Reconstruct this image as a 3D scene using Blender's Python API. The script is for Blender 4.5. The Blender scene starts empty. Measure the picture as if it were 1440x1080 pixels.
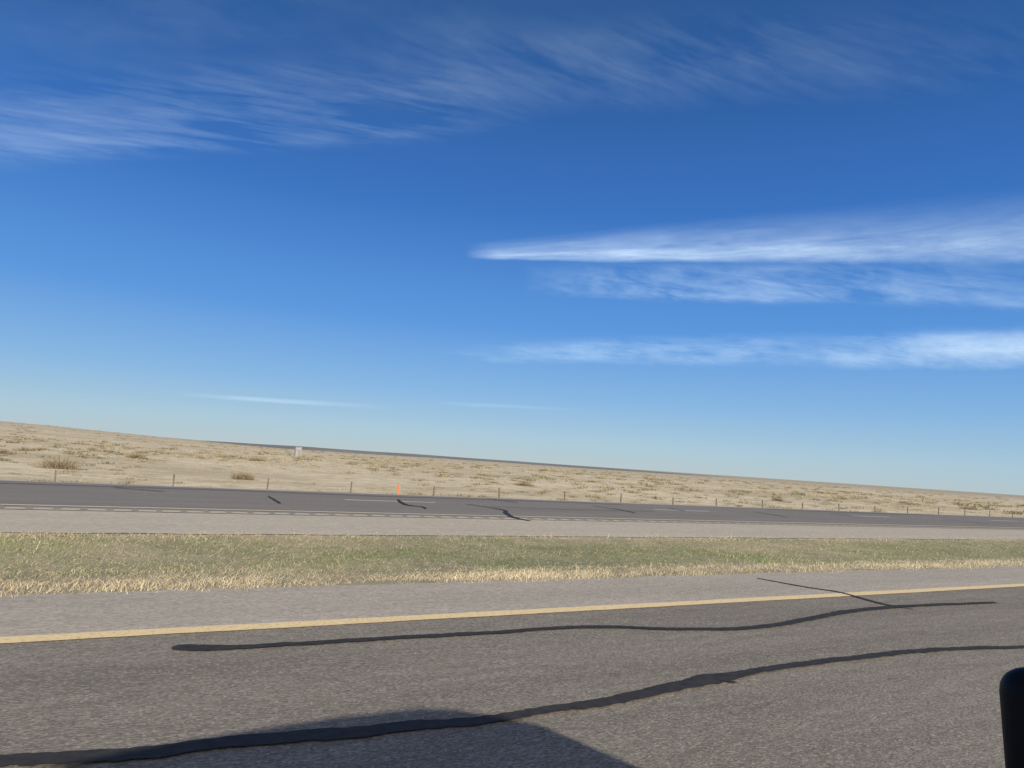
import bpy, bmesh, math, random
import numpy as np
from mathutils import Vector, Matrix, noise
random.seed(4); rng=np.random.default_rng(4)
scene=bpy.context.scene
scene.view_settings.view_transform='Standard'
scene.view_settings.look='None'
scene.view_settings.exposure=0
# ---------------- camera (in the open window of a car, held slightly tilted)
H=1.5
AZ=math.radians(29.6); P=math.radians(6.18); R=math.radians(3.83)
F=Vector((math.sin(AZ)*math.cos(P),math.cos(AZ)*math.cos(P),math.sin(P)))
Rt=Vector((math.cos(AZ),-math.sin(AZ),0)); Up=Rt.cross(F)
R2=Rt*math.cos(R)+Up*math.sin(R); U2=-Rt*math.sin(R)+Up*math.cos(R)
cam=bpy.data.cameras.new('camera'); co=bpy.data.objects.new('camera',cam)
scene.collection.objects.link(co)
M=Matrix((R2,U2,-F)).transposed().to_4x4(); M.translation=Vector((0,0,H)); co.matrix_world=M
cam.lens=25; cam.sensor_width=36; cam.clip_start=0.03; cam.clip_end=80000
scene.camera=co
# ---------------- helpers
def mat(name,rough=.9):
    m=bpy.data.materials.new(name); m.use_nodes=True; b=m.node_tree.nodes['Principled BSDF']; b.inputs['Roughness'].default_value=rough
    b.inputs['Specular IOR Level'].default_value=.15
    return m,m.node_tree,b
def N(nt,t,**k):
    n=nt.nodes.new(t)
    for a,v in k.items(): setattr(n,a,v)
    return n
def noi(nt,vec,scale,detail=4,rough=.6,st=(1,1,1)):
    mp=N(nt,'ShaderNodeMapping'); mp.inputs['Scale'].default_value=st; nt.links.new(vec,mp.inputs[0])
    n=N(nt,'ShaderNodeTexNoise'); n.inputs['Scale'].default_value=scale; n.inputs['Detail'].default_value=detail; n.inputs['Roughness'].default_value=rough
    nt.links.new(mp.outputs[0],n.inputs['Vector']); return n.outputs[0]
def cells(nt,vec,scale,st=(1,1,1)):
    mp=N(nt,'ShaderNodeMapping'); mp.inputs['Scale'].default_value=st; nt.links.new(vec,mp.inputs[0])
    n=N(nt,'ShaderNodeTexVoronoi'); n.inputs['Scale'].default_value=scale; nt.links.new(mp.outputs[0],n.inputs['Vector'])
    s=N(nt,'ShaderNodeSeparateXYZ'); nt.links.new(n.outputs['Color'],s.inputs[0]); return s.outputs[0],n.outputs['Distance']
def ramp(nt,f,stops):
    r=N(nt,'ShaderNodeValToRGB'); e=r.color_ramp.elements
    while len(e)<len(stops): e.new(.5)
    for i,(p,c) in enumerate(stops):
        e[i].position=p; e[i].color=(c,c,c,1) if isinstance(c,(int,float)) else (*c,1)
    nt.links.new(f,r.inputs[0]); return r.outputs[0]
def mix(nt,a,b,f,mode='MIX'):
    m=N(nt,'ShaderNodeMix',data_type='RGBA',blend_type=mode)
    for s,v in ((m.inputs[0],f),(m.inputs[6],a),(m.inputs[7],b)):
        if isinstance(v,(int,float)): s.default_value=v
        elif isinstance(v,tuple): s.default_value=(*v,1)
        else: nt.links.new(v,s)
    return m.outputs[2]
def math_(nt,op,a,b=0,c=None,clamp=False):
    m=N(nt,'ShaderNodeMath',operation=op,use_clamp=clamp)
    for i,v in enumerate((a,b,c)):
        if v is None: continue
        if isinstance(v,(int,float)): m.inputs[i].default_value=v
        else: nt.links.new(v,m.inputs[i])
    return m.outputs[0]
def bump(nt,b,h,s,d):
    n=N(nt,'ShaderNodeBump'); n.inputs['Strength'].default_value=s; n.inputs['Distance'].default_value=d
    nt.links.new(h,n.inputs['Height']); nt.links.new(n.outputs[0],b.inputs['Normal'])
def pos(nt): return N(nt,'ShaderNodeNewGeometry').outputs['Position']
def mesh_obj(name,v,f,m,parent=None,smooth=False):
    me=bpy.data.meshes.new(name); me.from_pydata([tuple(x) for x in v],[],f); me.update()
    o=bpy.data.objects.new(name,me); scene.collection.objects.link(o)
    if m: me.materials.append(m)
    if parent: o.parent=parent
    if smooth:
        for p in me.polygons: p.use_smooth=True
    return o
def empty(name):
    e=bpy.data.objects.new(name,None); scene.collection.objects.link(e); return e
# ---------------- world
w=bpy.data.worlds.new('World'); scene.world=w; w.use_nodes=True
nt=w.node_tree; bg=nt.nodes['Background']
sk=nt.nodes.new('ShaderNodeTexSky'); sk.sky_type='NISHITA'; sk.sun_disc=False
sk.dust_density=0; sk.ozone_density=3
sd=Vector((.88,2.31,-1)).normalized()
sk.sun_elevation=math.asin(-sd.z); sk.sun_rotation=math.atan2(-sd.x,-sd.y)%(2*math.pi)
tc=N(nt,'ShaderNodeTexCoord'); sx=N(nt,'ShaderNodeSeparateXYZ'); nt.links.new(tc.outputs['Generated'],sx.inputs[0])
el=math_(nt,'MULTIPLY',math_(nt,'ARCSINE',sx.outputs[2]),2/math.pi,clamp=True)
gr=ramp(nt,el,[(0,(.41,.53,.60)),(.02,(.36,.54,.68)),(.058,(.22,.44,.745)),(.12,(.09,.295,.72)),(.22,(.035,.165,.53)),(.31,(.022,.11,.37)),(.41,(.021,.09,.27)),(1,(.014,.06,.18))])
dt=N(nt,'ShaderNodeVectorMath',operation='DOT_PRODUCT'); nt.links.new(tc.outputs['Generated'],dt.inputs[0]); dt.inputs[1].default_value=tuple(-sd)
glow=math_(nt,'POWER',math_(nt,'MAXIMUM',dt.outputs['Value'],0),2.5)
gl3=mix(nt,(0,0,0),(.85,.71,.52),glow)
gr2=mix(nt,gr,gl3,1.0,'ADD')
g10=mix(nt,gr2,(10,10,10),1.0,'MULTIPLY')
nt.links.new(mix(nt,sk.outputs[0],g10,.9),bg.inputs[0]); bg.inputs[1].default_value=.1
sl=bpy.data.lights.new('sun','SUN'); sl.energy=5; sl.angle=math.radians(.5); sl.color=(1,.93,.81)
so=bpy.data.objects.new('sun',sl); scene.collection.objects.link(so); so.rotation_euler=sd.to_track_quat('-Z','Y').to_euler()
# materials
def asphalt(name,c1,c2,spk,stain,bs=.1,sc=140,rare=.4):
    m,nt,b=mat(name,.92); p=pos(nt)
    big=noi(nt,p,1.1,6,.7,(.2,1,1)); f2=noi(nt,p,9,6,.85,(.2,1,1)); trk=noi(nt,p,.9,2,.5,(.01,1,1))
    cr,cd=cells(nt,p,sc,(.4,1,1)); cr2,cd2=cells(nt,p,sc*.5,(.6,1,1))
    c=mix(nt,c1,c2,ramp(nt,big,[(.35,0),(.65,1)]))
    c=mix(nt,c,stain,ramp(nt,trk,[(.45,0),(.7,.4)]))
    c=mix(nt,c,stain,ramp(nt,cr,[(.1,.75),(.4,0)]))
    c=mix(nt,c,spk,ramp(nt,cr,[(.66,0),(1,.7)]))
    c=mix(nt,c,spk,math_(nt,'MULTIPLY',ramp(nt,cr2,[(.93,0),(.95,rare)]),ramp(nt,cd2,[(.3,1),(.45,0)])))
    c=mix(nt,c,stain,ramp(nt,f2,[(.44,0),(.72,.5)]))
    nt.links.new(c,b.inputs['Base Color']); bump(nt,b,cr,bs,.003); return m
m_road=asphalt('asphalt',(.235,.203,.158),(.315,.273,.215),(.5,.44,.35),(.135,.117,.093),rare=.9)
m_road2=asphalt('asphalt_far',(.235,.205,.172),(.29,.255,.215),(.37,.33,.28),(.18,.158,.133))
m_shld=asphalt('shoulder_asphalt',(.44,.385,.30),(.54,.47,.37),(.66,.58,.46),(.30,.26,.205),.1,90)
m_grav=asphalt('gravel_shoulder',(.52,.45,.335),(.60,.52,.39),(.7,.61,.47),(.42,.36,.27),.12,40)
def paint(name,c,wear):
    m,nt,b=mat(name,.7); p=pos(nt); n=noi(nt,p,30,5,.75)
    c=mix(nt,c,(.33,.28,.2),ramp(nt,n,[(.48,0),(.72,wear)])); nt.links.new(c,b.inputs['Base Color']); return m
m_yel=paint('yellow_paint',(.92,.70,.36),.7); m_wht=paint('white_paint',(.8,.79,.75),.6); m_pale=paint('pale_yellow_paint',(.82,.7,.46),.6)
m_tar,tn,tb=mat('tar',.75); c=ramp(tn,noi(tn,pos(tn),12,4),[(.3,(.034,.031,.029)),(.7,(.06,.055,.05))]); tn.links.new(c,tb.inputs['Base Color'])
m_rum,tn,tb=mat('rumble_groove',.9); c=ramp(tn,noi(tn,pos(tn),6,4),[(.3,(.24,.21,.17)),(.7,(.42,.37,.29))]); tn.links.new(c,tb.inputs['Base Color'])
# ---------------- terrain
YE,YG1,YG2,YF,YT=6.25,7.86,12.7,17.07,25.05
def sm(a,b,x):
    t=min(1,max(0,(x-a)/(b-a))); return t*t*(3-2*t)
def dip(y):
    t=(y-YG1-.2)/(YG2-YG1-.5)
    return 0 if t<=0 or t>=1 else .07*math.sin(math.pi*t)
def th(x,y):
    if y<YT-.3: z=-.012-dip(y)
    else: z=-.012-1.28*sm(YT-.3,YT+4,y)
    if y<-8: z=-.012-1.2*sm(-8,-14,y)
    if y>YT+4:
        d=math.hypot(x,y); az=math.degrees(math.atan2(x,y))
        k=sm(45,400,d)
        z+=.12*noise.noise(Vector((x*.03,y*.03,0)))*sm(30,60,y)+k*.9*noise.noise(Vector((x*.004,y*.004,3)))
        z+=sm(150,900,d)*9.5*sm(14,-10,az)
    return z
def axis(lo,hi,seg):
    a=[0.0]; s=seg
    while a[-1]<hi: a.append(a[-1]+max(s,a[-1]*.07))
    b=[0.0]
    while b[-1]>lo: b.append(b[-1]-max(s,-b[-1]*.07))
    return sorted(set(b[1:]+a))
xs=axis(-30000,50000,2.0)
ys=[y for y in axis(-6000,50000,2.0) if y<-15 or y>40]+[-15,-14,-11,-8,-5,0,5,7,7.76]+list(np.arange(8.06,12.4,.4))+[12.42,12.7,14,18,24.75]+list(np.arange(25,30,.5))+list(np.arange(30,40,1.5))
ys=sorted(ys)
V=[(x,y,th(x,y)) for y in ys for x in xs]; nx=len(xs)
Fc=[(j*nx+i,j*nx+i+1,(j+1)*nx+i+1,(j+1)*nx+i) for j in range(len(ys)-1) for i in range(nx-1)]
m_g,nt2,b=mat('ground'); p=pos(nt2)
sep=N(nt2,'ShaderNodeSeparateXYZ'); nt2.links.new(p,sep.inputs[0]); Yc=sep.outputs[1]
n1=noi(nt2,p,.06,6,.65); n2=noi(nt2,p,.5,6,.75); n3=noi(nt2,p,6,4,.7); n4=noi(nt2,p,.02,6,.75)
c=mix(nt2,(.72,.595,.385),(.84,.71,.48),ramp(nt2,n1,[(.35,0),(.65,1)]))
c=mix(nt2,c,(.45,.36,.21),ramp(nt2,n2,[(.48,0),(.6,.7)]))
c=mix(nt2,c,(.48,.385,.23),ramp(nt2,n4,[(.46,0),(.58,.65)]))
c=mix(nt2,c,(.4,.32,.19),ramp(nt2,n3,[(.5,0),(.7,.3)]))
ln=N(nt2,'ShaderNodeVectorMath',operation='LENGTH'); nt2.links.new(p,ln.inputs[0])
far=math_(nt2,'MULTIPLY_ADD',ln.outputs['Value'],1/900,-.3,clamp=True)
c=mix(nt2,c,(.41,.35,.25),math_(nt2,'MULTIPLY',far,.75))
med=math_(nt2,'LESS_THAN',Yc,13.2)
soil=mix(nt2,(.45,.375,.24),(.25,.245,.13),ramp(nt2,n2,[(.4,0),(.6,.8)]))
c=mix(nt2,c,soil,med)
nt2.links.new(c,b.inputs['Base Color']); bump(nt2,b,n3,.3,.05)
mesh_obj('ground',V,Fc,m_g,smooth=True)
# distant low ridge
m_h,hn,hb=mat('dark_scrubland'); c=ramp(hn,noi(hn,pos(hn),.01,5,.7,(1,1,4)),[(.35,(.18,.17,.15)),(.65,(.31,.285,.245))]); hn.links.new(c,hb.inputs['Base Color'])
v=[];f=[]; na=160
for i in range(na+1):
    a=math.radians(-2+50*i/na); s=math.sin(math.pi*min(1,(i/na)*1.0))**.5*(1-.3*i/na)
    hgt=(5.3+1.0*noise.noise(Vector((i*.07,0,0))))*s
    for (dd,hh) in ((850,-.6),(1000,.75),(1150,1.0),(1500,-.6)):
        x,y=dd*math.sin(a),dd*math.cos(a); v.append((x,y,-2.2+hgt*max(hh,0) if hh>0 else -4))
    if i:
        for k in range(3): q=4*i+k; f.append((q-4,q,q+1,q-3))
mesh_obj('distant_hills',v,f,m_h,smooth=True)
# ---------------- roads
X0,X1=-400,4000
def strip(name,y0,y1,z,m,parent,x0=X0,x1=X1):
    return mesh_obj(name,[(x0,y0,z),(x1,y0,z),(x1,y1,z),(x0,y1,z)],[(0,1,2,3)],m,parent)
def wavy_strip(name,y0,y1,z,m,parent,a0=.0,a1=.0,x0=-60,x1=200,st=.25):
    n=int((x1-x0)/st); v=[];f=[]
    for i in range(n+1):
        x=x0+i*st
        v.append((x,y0+a0*(noise.noise(Vector((x*.9,1,0)))+.6*noise.noise(Vector((x*4,1,0)))),z))
        v.append((x,y1+a1*(noise.noise(Vector((x*.9,7,0)))+.6*noise.noise(Vector((x*4,7,0)))),z))
        if i: f.append((2*i-2,2*i,2*i+1,2*i-1))
    return mesh_obj(name,v,f,m,parent)
near=empty('highway_road')
strip('asphalt_surface',-4.4,YE+.02,0,m_road,near)
strip('outer_edge_line',-1.1,-.98,.006,m_wht,near)
wavy_strip('yellow_edge_line',YE-.095,YE+.095,.008,m_yel,near,.014,.014,st=.08,x1=120)
wavy_strip('inner_shoulder',YE+.02,YG1+.06,.004,m_shld,near,0,.08)
for i,x in enumerate(np.arange(6.5-12.2*4,120,12.2)):
    strip('lane_dash_%d'%i,2.6,2.72,.006,m_wht,near,x,x+3)
farr=empty('highway_road')
strip('asphalt_surface_far',YF-.4,YT,0,m_road2,farr)
wavy_strip('gravel_shoulder',YG2-.1,YF-.4,.0,m_grav,farr,.12,0)
strip('shoulder_joint',YF-.95,YF-.89,.006,m_tar,farr)
strip('inner_edge_line',YF-.06,YF+.09,.006,m_pale,farr)
strip('outer_edge_line_far',YT-.35,YT-.22,.006,m_wht,farr)
for i,x in enumerate(np.arange(-30,200,12.2)):
    strip('lane_dash_far_%d'%i,21.3,21.45,.006,m_wht,farr,x,x+3)
v=[];f=[]
for x in np.arange(-20,60,.45):
    k=len(v); v+=[(x,YF-.7,.006),(x+.12,YF-.7,.006),(x+.12,YF-.3,.006),(x,YF-.3,.006)]; f.append((k,k+1,k+2,k+3))
mesh_obj('rumble_strip',v,f,m_rum,farr)
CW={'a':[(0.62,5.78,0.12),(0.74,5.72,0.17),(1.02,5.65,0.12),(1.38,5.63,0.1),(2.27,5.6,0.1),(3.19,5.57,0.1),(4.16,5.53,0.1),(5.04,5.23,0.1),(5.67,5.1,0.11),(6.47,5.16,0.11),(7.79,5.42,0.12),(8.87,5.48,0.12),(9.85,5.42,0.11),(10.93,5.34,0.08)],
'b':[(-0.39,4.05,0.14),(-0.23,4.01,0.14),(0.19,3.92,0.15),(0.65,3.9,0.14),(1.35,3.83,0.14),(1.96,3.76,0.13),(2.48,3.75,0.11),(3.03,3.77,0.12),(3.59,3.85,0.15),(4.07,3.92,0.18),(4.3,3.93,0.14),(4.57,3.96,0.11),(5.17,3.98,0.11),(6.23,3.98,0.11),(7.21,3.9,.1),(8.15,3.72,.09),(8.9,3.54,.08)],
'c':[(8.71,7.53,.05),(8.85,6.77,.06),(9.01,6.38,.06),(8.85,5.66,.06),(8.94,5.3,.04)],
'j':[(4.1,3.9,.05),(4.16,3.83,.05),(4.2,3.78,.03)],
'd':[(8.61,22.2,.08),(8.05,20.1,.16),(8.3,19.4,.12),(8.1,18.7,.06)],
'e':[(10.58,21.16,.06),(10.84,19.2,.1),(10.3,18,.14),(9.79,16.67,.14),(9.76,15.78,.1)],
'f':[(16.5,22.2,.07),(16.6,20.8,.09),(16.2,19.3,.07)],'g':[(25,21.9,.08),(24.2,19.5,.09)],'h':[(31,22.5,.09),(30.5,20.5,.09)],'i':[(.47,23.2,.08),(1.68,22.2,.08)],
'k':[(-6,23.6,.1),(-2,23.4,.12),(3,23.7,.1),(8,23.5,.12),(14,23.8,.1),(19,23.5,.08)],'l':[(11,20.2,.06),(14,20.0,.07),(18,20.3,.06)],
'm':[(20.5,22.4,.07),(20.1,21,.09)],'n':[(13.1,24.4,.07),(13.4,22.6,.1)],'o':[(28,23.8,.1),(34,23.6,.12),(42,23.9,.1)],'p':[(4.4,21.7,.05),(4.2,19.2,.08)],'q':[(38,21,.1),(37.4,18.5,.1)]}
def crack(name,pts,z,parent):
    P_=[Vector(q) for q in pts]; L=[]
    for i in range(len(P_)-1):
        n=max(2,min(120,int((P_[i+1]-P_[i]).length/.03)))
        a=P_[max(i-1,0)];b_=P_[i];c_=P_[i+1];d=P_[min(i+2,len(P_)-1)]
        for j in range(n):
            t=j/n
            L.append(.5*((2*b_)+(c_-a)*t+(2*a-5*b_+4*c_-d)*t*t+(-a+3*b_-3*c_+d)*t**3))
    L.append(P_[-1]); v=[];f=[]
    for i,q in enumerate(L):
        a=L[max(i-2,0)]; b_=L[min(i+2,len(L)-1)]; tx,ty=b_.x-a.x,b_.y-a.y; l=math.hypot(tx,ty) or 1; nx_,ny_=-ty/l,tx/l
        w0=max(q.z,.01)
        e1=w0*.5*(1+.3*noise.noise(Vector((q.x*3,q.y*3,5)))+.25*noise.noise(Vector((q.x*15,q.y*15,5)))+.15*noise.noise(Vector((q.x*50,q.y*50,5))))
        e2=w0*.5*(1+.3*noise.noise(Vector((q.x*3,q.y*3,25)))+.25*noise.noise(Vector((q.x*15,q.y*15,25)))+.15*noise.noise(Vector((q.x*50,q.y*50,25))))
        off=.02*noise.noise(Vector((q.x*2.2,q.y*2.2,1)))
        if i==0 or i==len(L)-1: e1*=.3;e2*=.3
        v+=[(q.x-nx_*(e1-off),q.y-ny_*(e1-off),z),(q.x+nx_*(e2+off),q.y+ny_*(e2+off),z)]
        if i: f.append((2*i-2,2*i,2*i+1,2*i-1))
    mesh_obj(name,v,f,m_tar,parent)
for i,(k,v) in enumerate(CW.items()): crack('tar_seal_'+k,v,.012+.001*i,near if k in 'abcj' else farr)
# ---------------- blades mesh
def blades(name,base,tip,wd,col,m):
    n=len(base); d=tip.copy(); ang=rng.uniform(0,math.pi,n)
    wv=np.stack([np.cos(ang)*wd,np.sin(ang)*wd,np.zeros(n)],1)
    mid=base+d*np.array([.35,.35,.6])
    V=np.stack([base-wv,base+wv,mid-wv*.7,mid+wv*.7,base+d],1).reshape(-1,3)
    o=(np.arange(n)*5)[:,None]
    T=(o[:,:,None]+np.array([[0,1,3],[0,3,2],[2,3,4]])[None]).reshape(-1)
    me=bpy.data.meshes.new(name); me.vertices.add(n*5); me.vertices.foreach_set('co',V.ravel().astype(np.float32))
    me.loops.add(n*9); me.loops.foreach_set('vertex_index',T.astype(np.int32))
    me.polygons.add(n*3); me.polygons.foreach_set('loop_start',(np.arange(n*3)*3).astype(np.int32))
    me.update(calc_edges=True)
    a=me.color_attributes.new('col','FLOAT_COLOR','POINT')
    C=np.repeat(np.concatenate([col,np.ones((n,1))],1),5,axis=0); a.data.foreach_set('color',C.ravel().astype(np.float32))
    me.materials.append(m); ob=bpy.data.objects.new(name,me); scene.collection.objects.link(ob); return ob
m_bl,bn,bb=mat('dry_grass_blades',.8); at=N(bn,'ShaderNodeAttribute',attribute_name='col'); bn.links.new(at.outputs['Color'],bb.inputs['Base Color'])
n=460000
u=rng.uniform(0,1,n); X=-9+ (np.exp(u*math.log(12))-1)/11*110
Y=rng.uniform(YG1-.12,YG2+.1,n)
def vn(x,y,s,o): return np.array([noise.noise(Vector((a*s*.6,b_*s,o))) for a,b_ in zip(x,y)])
gn=vn(X,Y,.8,2.)+.6*vn(X,Y,2.8,9.); gl=vn(X*.5,Y,.5,21.); gf=vn(X,Y,8.,31.)
tY=(Y-YG1)/(YG2-YG1)
edge=np.minimum(tY,1-tY)+.045*gn+.01*gf+.01
keep=(edge>.0)&(rng.uniform(0,1,n)<np.clip(.3+edge*8,0,1)*np.clip(.92+gn*.25+gf*.35,.4,1))
X,Y,gn,tY,gl,gf=X[keep],Y[keep],gn[keep],tY[keep],gl[keep],gf[keep]; n=len(X)
patch=np.exp(-((X-6.5)/4.)**2)*.5+np.exp(-((X-26)/10.)**2)*.4
green=np.clip(np.exp(-(np.abs(tY-.58)/.32)**6)*(.72+gn*.65+gl*.8+patch),0,1)
rr=rng.uniform(0,1,n); isg=rr<green*.85
pc=np.clip(patch,0,.5)[:,None]
gc=np.array([.255,.275,.125])*(1-pc)+np.array([.0,.06,.0])*pc
tone=(1+.2*gn+.25*gl+.3*gf).clip(.55,1.25)[:,None]
col=np.where(isg[:,None],gc*rng.uniform(.75,1.25,(n,1))*tone**.5,np.array([.59,.49,.32])*rng.uniform(.65,1.15,(n,1))*tone)
hh=rng.uniform(.012,.045,n)*(1+.4*np.clip(gn,-.8,1.)+.3*gf)
hh=np.where(tY<.16,hh*1.4,hh); hh=np.where(rng.uniform(0,1,n)<.012,hh*2.4,hh)
zz=-.012-np.array([dip(a) for a in Y])
tip=np.stack([rng.normal(0,.055,n)+.015,rng.normal(0,.05,n),hh],1)
blades('median_grass',np.stack([X,Y,zz-.008],1),tip,rng.uniform(.002,.0042,n),col.clip(.01,.9),m_bl)
# small stones along the far grass edge
v=[];f=[]
for i in range(300):
    x=random.uniform(2,60) if i%3 else random.gauss(24,4); y=YG2+random.gauss(.25,.2); r=random.uniform(.01,.03)
    k=len(v)
    for (a,b_,c_) in ((1,0,0),(-1,0,0),(0,1,0),(0,-1,0),(0,0,1),(0,0,-1)): v.append((x+r*a*random.uniform(.7,1.4),y+r*b_*random.uniform(.7,1.3),.008+r*c_*.6))
    f+=[tuple(k+j for j in q) for q in ((0,2,4),(2,1,4),(1,3,4),(3,0,4),(2,0,5),(1,2,5),(3,1,5),(0,3,5))]
m_st,sn,sb=mat('stone'); c=ramp(sn,noi(sn,pos(sn),9),[(.3,(.3,.26,.2)),(.7,(.5,.45,.36))]); sn.links.new(c,sb.inputs['Base Color'])
mesh_obj('gravel',v,f,m_st)
# field scrub
def scrub(name,n,pw,smin,smax,pal,B,hz,seed,bias=.05):
    u=rng.uniform(0,1,n)**pw; d=38*np.exp(u*math.log(20)); az=np.radians(rng.uniform(-14,74,n))
    tx=d*np.sin(az); ty=d*np.cos(az); ok=ty>34; tx,ty,d=tx[ok],ty[ok],d[ok]
    cl=np.array([noise.noise(Vector((a*.03,b_*.03,seed)))+.5*noise.noise(Vector((a*.12,b_*.12,seed))) for a,b_ in zip(tx,ty)]); ok=rng.uniform(-.4,.6,len(tx))<cl+bias; tx,ty,d=tx[ok],ty[ok],d[ok]
    sz=rng.uniform(smin,smax,len(tx))**1.0*np.clip(d/80,.8,2.)
    n=len(tx); bx=np.repeat(tx,B); by=np.repeat(ty,B); s=np.repeat(sz,B)
    tz=np.repeat(np.array([th(a,b_) for a,b_ in zip(tx,ty)]),B)
    base=np.stack([bx+rng.normal(0,.8,n*B)*s,by+rng.normal(0,.8,n*B)*s,tz-.03],1)
    tip=np.stack([rng.normal(0,.8,n*B)*s,rng.normal(0,.8,n*B)*s,rng.uniform(.2,.8,n*B)*s*hz],1)
    tcl=np.repeat(np.array(pal)[rng.integers(0,len(pal),n)],B,axis=0)*rng.uniform(.65,1.3,(n*B,1))
    blades(name,base,tip,s*.09,tcl,m_bl)
scrub('desert_scrub',30000,.8,.07,.24,[(.49,.395,.24),(.44,.35,.2),(.3,.25,.14)],14,1,4)
scrub('desert_brush',3600,.75,.18,.5,[(.27,.22,.13),(.21,.18,.1),(.34,.28,.17),(.22,.21,.12)],34,.9,14,.15)
def bush(x,y,r,h,n=1000):
    z=th(x,y); a=rng.uniform(0,2*math.pi,n); q=np.sqrt(rng.uniform(0,1,n))
    lob=1+.35*np.sin(a*3+x)+.2*np.sin(a*5+y)
    base=np.stack([x+np.cos(a)*q*r*.75*lob,y+np.sin(a)*q*r*.75*lob,z+rng.uniform(0,.3,n)*h*(1-q)],1)
    tip=np.stack([np.cos(a)*r*.35+rng.normal(0,.2,n)*r,np.sin(a)*r*.35+rng.normal(0,.2,n)*r,rng.uniform(.2,.9,n)**1.3*h*(1.2-q*.5)],1)
    col=np.array([.36,.29,.19])*rng.uniform(.35,1.4,(n,1))
    blades('desert_bush',base,tip,rng.uniform(.006,.015,n),col,m_bl)
for q in [(-2.4,62,1.45,1.2),(4.1,100.8,1.4,1.0),(9.7,57.7,.9,.8),(43,71.2,1.1,.6),(-9,92,1.2,.7),(22,120,1.5,.8),(75,62,.8,.7)]: bush(*q)
# ---------------- fence
m_post,pn,pb=mat('weathered_steel',.7); c=ramp(pn,noi(pn,pos(pn),8),[(.3,(.11,.09,.065)),(.7,(.2,.165,.12))]); pn.links.new(c,pb.inputs['Base Color'])
def box(v,f,x0,x1,y0,y1,z0,z1,lx=0,ly=0):
    k=len(v); v+=[(x0,y0,z0),(x1,y0,z0),(x1,y1,z0),(x0,y1,z0),(x0+lx,y0+ly,z1),(x1+lx,y0+ly,z1),(x1+lx,y1+ly,z1),(x0+lx,y1+ly,z1)]
    f+=[tuple(k+i for i in q) for q in ((0,3,2,1),(4,5,6,7),(0,1,5,4),(1,2,6,5),(2,3,7,6),(3,0,4,7))]
fe=empty('wire_fence'); FY=31.5
v=[];f=[];xx=-24
while xx<260:
    z=th(xx,FY); box(v,f,xx-.028,xx+.028,FY-.025,FY+.025,z-.1,z+1.40+.09*random.uniform(-1,1),random.uniform(-.07,.07)); xx+=3.8+random.uniform(-.3,.3)
mesh_obj('posts',v,f,m_post,fe)
v=[];f=[]
for k in range(4):
    z0=-1.3+.4+.27*k
    box(v,f,-24,260,FY-.036,FY-.031,z0,z0+.004)
mesh_obj('wires',v,f,m_post,fe)
m_or,_,ob_=mat('orange_plastic',.5); ob_.inputs['Base Color'].default_value=(.72,.17,.06,1)
mk=empty('orange_marker_post'); mx=11.82
v=[];f=[]; box(v,f,mx-.03,mx+.03,30.49,30.51,-1.4,.02); mesh_obj('post',v,f,m_or,mk)
v=[];f=[]; box(v,f,mx-.045,mx+.045,30.48,30.52,.022,.1); mesh_obj('cap',v,f,m_or,mk)
# concrete shed on the plain
m_con,cn,cb=mat('concrete'); c=ramp(cn,noi(cn,pos(cn),2),[(.3,(.27,.265,.25)),(.7,(.35,.34,.32))]); cn.links.new(c,cb.inputs['Base Color'])
m_dk,_,kb=mat('grey_metal',.6); kb.inputs['Base Color'].default_value=(.24,.235,.22,1)
x,y=48.4,204.4; z=th(x,y)
sh=empty('concrete_shed'); v=[];f=[]; box(v,f,x-.8,x+.8,y-.8,y+.8,z-.2,z+2.5); mesh_obj('walls',v,f,m_con,sh)
v=[];f=[]; box(v,f,x-.86,x+.86,y-.86,y+.86,z+2.503,z+2.65); mesh_obj('roof',v,f,m_con,sh)
v=[];f=[]; box(v,f,x-.1,x+.6,y-.83,y-.803,z,z+1.85); mesh_obj('door',v,f,m_dk,sh)
v=[];f=[]; box(v,f,x-.6,x-.3,y-.83,y-.803,z+1.5,z+1.8); mesh_obj('vent',v,f,m_dk,sh)
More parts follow.
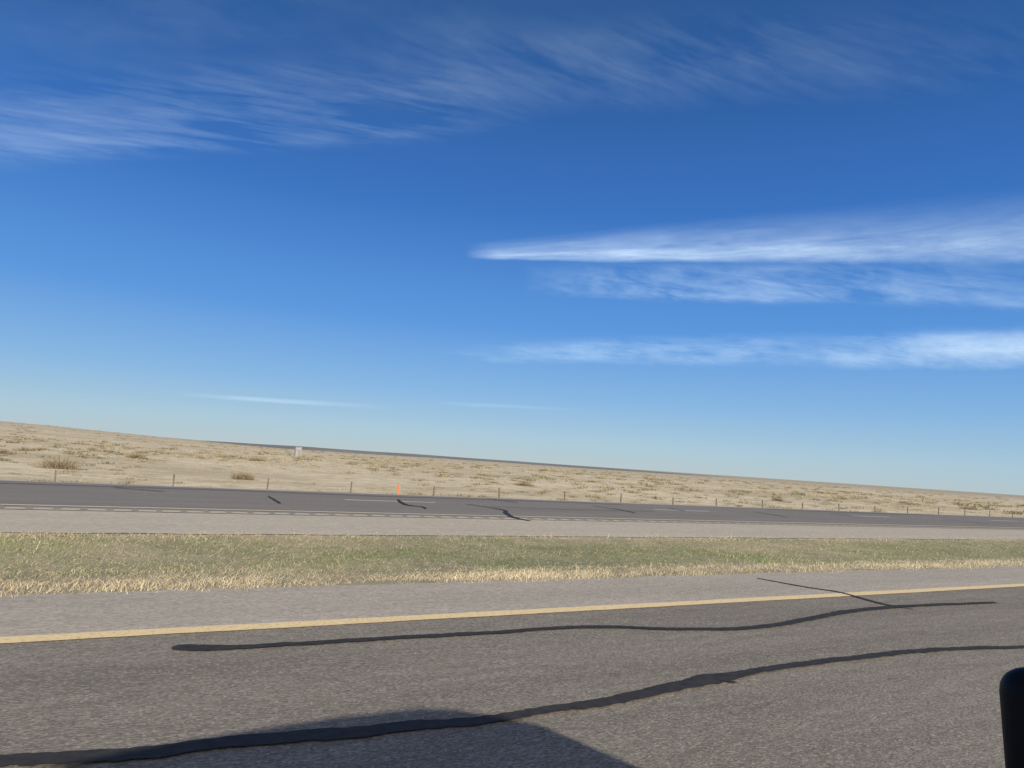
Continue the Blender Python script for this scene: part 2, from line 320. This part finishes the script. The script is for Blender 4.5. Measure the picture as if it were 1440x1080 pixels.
# ---------------- clouds: high thin sheets 20 km away, corners as (right, up) slopes about compass heading AZ
Hd=Vector((math.sin(AZ),math.cos(AZ),0))
def dirv(a): return (Hd+Rt*a[0]+Vector((0,0,a[1]))).normalized()
def cloud(name,cor,rad,W,Hh,stops_v,uf,fr,th0,th1,dens,ang,seed,wobs=.35,fb=.5):
    nu,nv=40,10; v=[];f=[];uv=[]; c=[dirv(q) for q in cor]
    for j in range(nv+1):
        for i in range(nu+1):
            s=i/nu;t=j/nv
            q=((c[3]*(1-s)+c[2]*s)*(1-t)+(c[0]*(1-s)+c[1]*s)*t).normalized()*rad
            v.append(tuple(q)); uv.append((s,t))
    for j in range(nv):
        for i in range(nu):
            k=j*(nu+1)+i; f.append((k,k+1,k+nu+2,k+nu+1))
    m=bpy.data.materials.new('cirrus'); m.use_nodes=True; nt=m.node_tree; nt.nodes.clear()
    out=N(nt,'ShaderNodeOutputMaterial'); tr=N(nt,'ShaderNodeBsdfTransparent'); df=N(nt,'ShaderNodeBsdfDiffuse'); df.inputs[0].default_value=(.68,.85,1,1)
    ms=N(nt,'ShaderNodeMixShader'); U_=N(nt,'ShaderNodeUVMap',uv_map='UVMap').outputs[0]
    sp=N(nt,'ShaderNodeSeparateXYZ'); nt.links.new(U_,sp.inputs[0])
    mu=ramp(nt,sp.outputs[0],uf)
    m1=N(nt,'ShaderNodeMapping'); m1.inputs['Scale'].default_value=(W/100,Hh/100,1); m1.inputs['Rotation'].default_value=(0,0,math.radians(ang)); nt.links.new(U_,m1.inputs[0])
    def ns(fx,fy,det,dist,sd_):
        mp=N(nt,'ShaderNodeMapping'); mp.inputs['Scale'].default_value=(fx,fy,1); mp.inputs['Location'].default_value=(sd_,sd_*1.7,sd_); nt.links.new(m1.outputs[0],mp.inputs[0])
        n=N(nt,'ShaderNodeTexNoise'); n.inputs['Scale'].default_value=1; n.inputs['Detail'].default_value=det; n.inputs['Roughness'].default_value=.65; n.inputs['Distortion'].default_value=dist
        nt.links.new(mp.outputs[0],n.inputs['Vector']); return n.outputs[0]
    wob=ns(.5,.8,5,.2,seed+9); vv=math_(nt,'ADD',sp.outputs[1],math_(nt,'MULTIPLY',math_(nt,'SUBTRACT',wob,.5),wobs))
    mv=ramp(nt,vv,stops_v); me_=ramp(nt,sp.outputs[1],[(0,0),(.15,1),(.75,1),(1,0)])
    big=ns(fr[0]*.8,fr[1]*.4,4,.3,seed); fib=ns(fr[0]*1.6,fr[1]*2.2,9,.35,seed+4)
    comb=math_(nt,'ADD',math_(nt,'MULTIPLY',big,1-fb),math_(nt,'MULTIPLY',fib,fb))
    nn=ramp(nt,comb,[(th0,0),(th1,1)])
    a=math_(nt,'MULTIPLY',math_(nt,'MULTIPLY',mu,mv),math_(nt,'MULTIPLY',nn,me_)); a=math_(nt,'MULTIPLY',a,dens)
    nt.links.new(a,ms.inputs[0]); nt.links.new(tr.outputs[0],ms.inputs[1]); nt.links.new(df.outputs[0],ms.inputs[2]); nt.links.new(ms.outputs[0],out.inputs[0])
    o=mesh_obj(name,v,f,m,smooth=True); l=o.data.uv_layers.new(name='UVMap')
    for lp in o.data.loops: l.data[lp.index].uv=uv[lp.vertex_index]
    return o
cloud('cirrus_cloud',[(-.948,.533),(.008,.623),(.017,.469),(-.917,.333)],21000,910,160,[(.05,0),(.2,1),(.6,.75),(1,.3)],[(0,1),(.5,.8),(.8,.6),(1,0)],(.33,3.2),.43,.68,.19,12,3.1)
cloud('cirrus_cloud',[(-.324,.644),(.907,.778),(.901,.585),(-.306,.456)],21500,1150,170,[(.05,0),(.35,1),(.8,.7),(1,.4)],[(0,0),(.2,.8),(.5,1),(.7,.8),(1,.3)],(.4,1.9),.44,.72,.12,22,7.7)
cloud('cirrus_cloud',[(-1.0,.72),(.3,.80),(.2,.57),(-.95,.48)],22000,1200,200,[(.05,0),(.4,1),(.8,.7),(1,.4)],[(0,1),(.5,.8),(1,0)],(.3,1.),.4,.8,.08,14,15.7)
cloud('cirrus_cloud',[(-.081,.31),(.856,.475),(.852,.322),(-.078,.2815)],20000,905,90,[(.08,0),(.2,.8),(.34,1),(.46,.6),(.75,.22),(1,.05)],[(0,0),(.06,.7),(.3,1),(.6,.85),(1,.9)],(.5,3.0),.26,.6,.48,-3,1.3,.3,.6)
cloud('cirrus_cloud',[(.003,.2895),(.853,.3586),(.851,.2637),(.007,.227)],20200,825,75,[(.05,0),(.25,.95),(.6,.7),(1,.4)],[(0,0),(.15,.7),(.4,1),(.8,.8),(1,.5)],(.8,2.8),.39,.64,.29,8,5.2,.5,.6)
cloud('cirrus_cloud',[(-.115,.1638),(.851,.2637),(.8485,.1708),(-.112,.1261)],20400,950,65,[(.1,0),(.35,1),(.6,.8),(1,.0)],[(0,0),(.25,.45),(.55,.5),(.63,.3),(.75,1),(1,1)],(.9,3.2),.38,.6,.42,6,8.4,.5,.55)
cloud('cirrus_cloud',[(.50,.218),(.90,.262),(.90,.193),(.50,.176)],20300,430,50,[(.1,0),(.35,1),(.6,.8),(1,.0)],[(0,0),(.35,.9),(.8,1),(1,.6)],(.7,2.2),.26,.56,.38,3,22.4,.4,.5)
cloud('cirrus_cloud',[(-.469,.0675),(-.158,.0694),(-.157,.0574),(-.468,.0575)],20600,310,11,[(.1,0),(.4,1),(.6,1),(.9,.0)],[(0,0),(.3,1),(.6,.7),(1,0)],(.5,3),.2,.6,.17,0,2.4)
cloud('cirrus_cloud',[(-.109,.0787),(.112,.0825),(.112,.0745),(-.108,.0698)],20600,220,8,[(.1,0),(.4,1),(.6,1),(.9,.0)],[(0,0),(.3,1),(.6,.7),(1,0)],(.5,3),.2,.6,.08,0,6.4)
# ---------------- car the picture is taken from
car=empty('car')
m_blk,_,kb=mat('black_plastic',.5); kb.inputs['Base Color'].default_value=(.008,.008,.009,1)
m_pt,_,kb=mat('car_paint',.3); kb.inputs['Base Color'].default_value=(.25,.26,.28,1); kb.inputs['Metallic'].default_value=.4
m_gl,_,kb=mat('window_glass',.05); kb.inputs['Base Color'].default_value=(.01,.012,.013,1); kb.inputs['Specular IOR Level'].default_value=.5
m_rb,_,kb=mat('tyre_rubber',.9); kb.inputs['Base Color'].default_value=(.02,.02,.02,1)
def arch(cx,r=.42):
    return [(cx+r*math.cos(a),.35+r*math.sin(a)) for a in [math.pi*k/8 for k in range(9)]]
prof=[(2.95,.35),(2.98,.6),(2.9,.78),(2.6,.93),(1.6,1.12),(-2.2,1.12),(-2.32,.9),(-2.32,.35)]
prof+=list(reversed(arch(-1.45)))+list(reversed(arch(2.05)))
n=len(prof); v=[(x,.02,z) for x,z in prof]+[(x,-1.76,z) for x,z in prof]
f=[tuple(range(n)),tuple(reversed(range(n,2*n)))]+[(i,i+n,(i+1)%n+n,(i+1)%n) for i in range(n)]
o=mesh_obj('body',v,f,m_pt,car)
g=[(-2.2,1.123),(-2.05,1.6),(-1.8,1.75),(-1.0,1.83),(-.3,1.855),(.2,1.85),(.45,1.8),(.95,1.62),(1.65,1.123)]
ins=lambda z:.04+.17*(z-1.12)/.74
n=len(g); v=[(x,-ins(z),z) for x,z in g]+[(x,-1.74+ins(z),z) for x,z in g]
f=[tuple(range(n)),tuple(reversed(range(n,2*n)))]+[(i,i+n,(i+1)%n+n,(i+1)%n) for i in range(n)]
mesh_obj('roof_and_pillars',v,f,m_pt,car)
def pane(nm,pts,side):
    q=[]
    for x,z in pts:
        y=-ins(z)+.004 if side else -1.74+ins(z)-.004
        q.append((x,y,z))
    mesh_obj(nm,q,[tuple(range(len(q)))],m_gl,car)
for s in (0,1):
    pane('front_window_%d'%s,[(-.45,1.16),(1.2,1.16),(.78,1.55),(.38,1.73),(-.45,1.76)],s)
    pane('rear_window_%d'%s,[(-1.35,1.16),(-.52,1.16),(-.52,1.76),(-1.35,1.74)],s)
    pane('quarter_window_%d'%s,[(-2.0,1.16),(-1.42,1.16),(-1.42,1.72),(-1.75,1.66)],s)
mesh_obj('windshield',[(1.583,-.16,1.18),(1.583,-1.58,1.18),(.99,-1.48,1.6),(.99,-.26,1.6)],[(0,1,2,3)],m_gl,car)
for i,(x,y) in enumerate([(2.05,-.12),(-1.45,-.12),(2.05,-1.62),(-1.45,-1.62)]):
    for nm,r,dp,m_ in (('tyre',.34,.22,m_rb),('rim',.22,.23,m_pt)):
        bm=bmesh.new(); bmesh.ops.create_cone(bm,cap_ends=True,segments=32,radius1=r,radius2=r,depth=dp)
        me=bpy.data.meshes.new(nm); bm.to_mesh(me); bm.free(); me.materials.append(m_)
        o=bpy.data.objects.new('%s_%d'%(nm,i),me); scene.collection.objects.link(o); o.parent=car; o.location=(x,y,.345); o.rotation_euler=(math.pi/2,0,0)
bm=bmesh.new(); bmesh.ops.create_cube(bm,size=1)
for q in bm.verts:
    q.co=Vector((q.co.x*.12,q.co.y*.21,q.co.z*.17))
    if q.co.x>0: q.co.y*=.75; q.co.z*=.75
    if q.co.y<0: q.co.z*=.85
    if q.co.z<0 and q.co.y>0: q.co.y-=.012
bmesh.ops.bevel(bm,geom=bm.edges[:],offset=.028,segments=6,profile=.5,affect='EDGES')
me=bpy.data.meshes.new('mirror'); bm.to_mesh(me); bm.free(); me.materials.append(m_blk)
for q in me.polygons: q.use_smooth=True
o=bpy.data.objects.new('side_mirror_housing',me); scene.collection.objects.link(o); o.parent=car; o.location=(.76,.25,1.273)
v=[];f=[]; box(v,f,.73,.8,-.02,.18,1.15,1.2); mesh_obj('side_mirror_arm',v,f,m_blk,car)
mesh_obj('side_mirror_glass',[(.698,.18,1.22),(.698,.29,1.22),(.698,.29,1.315),(.698,.18,1.315)],[(0,1,2,3)],m_gl,car)
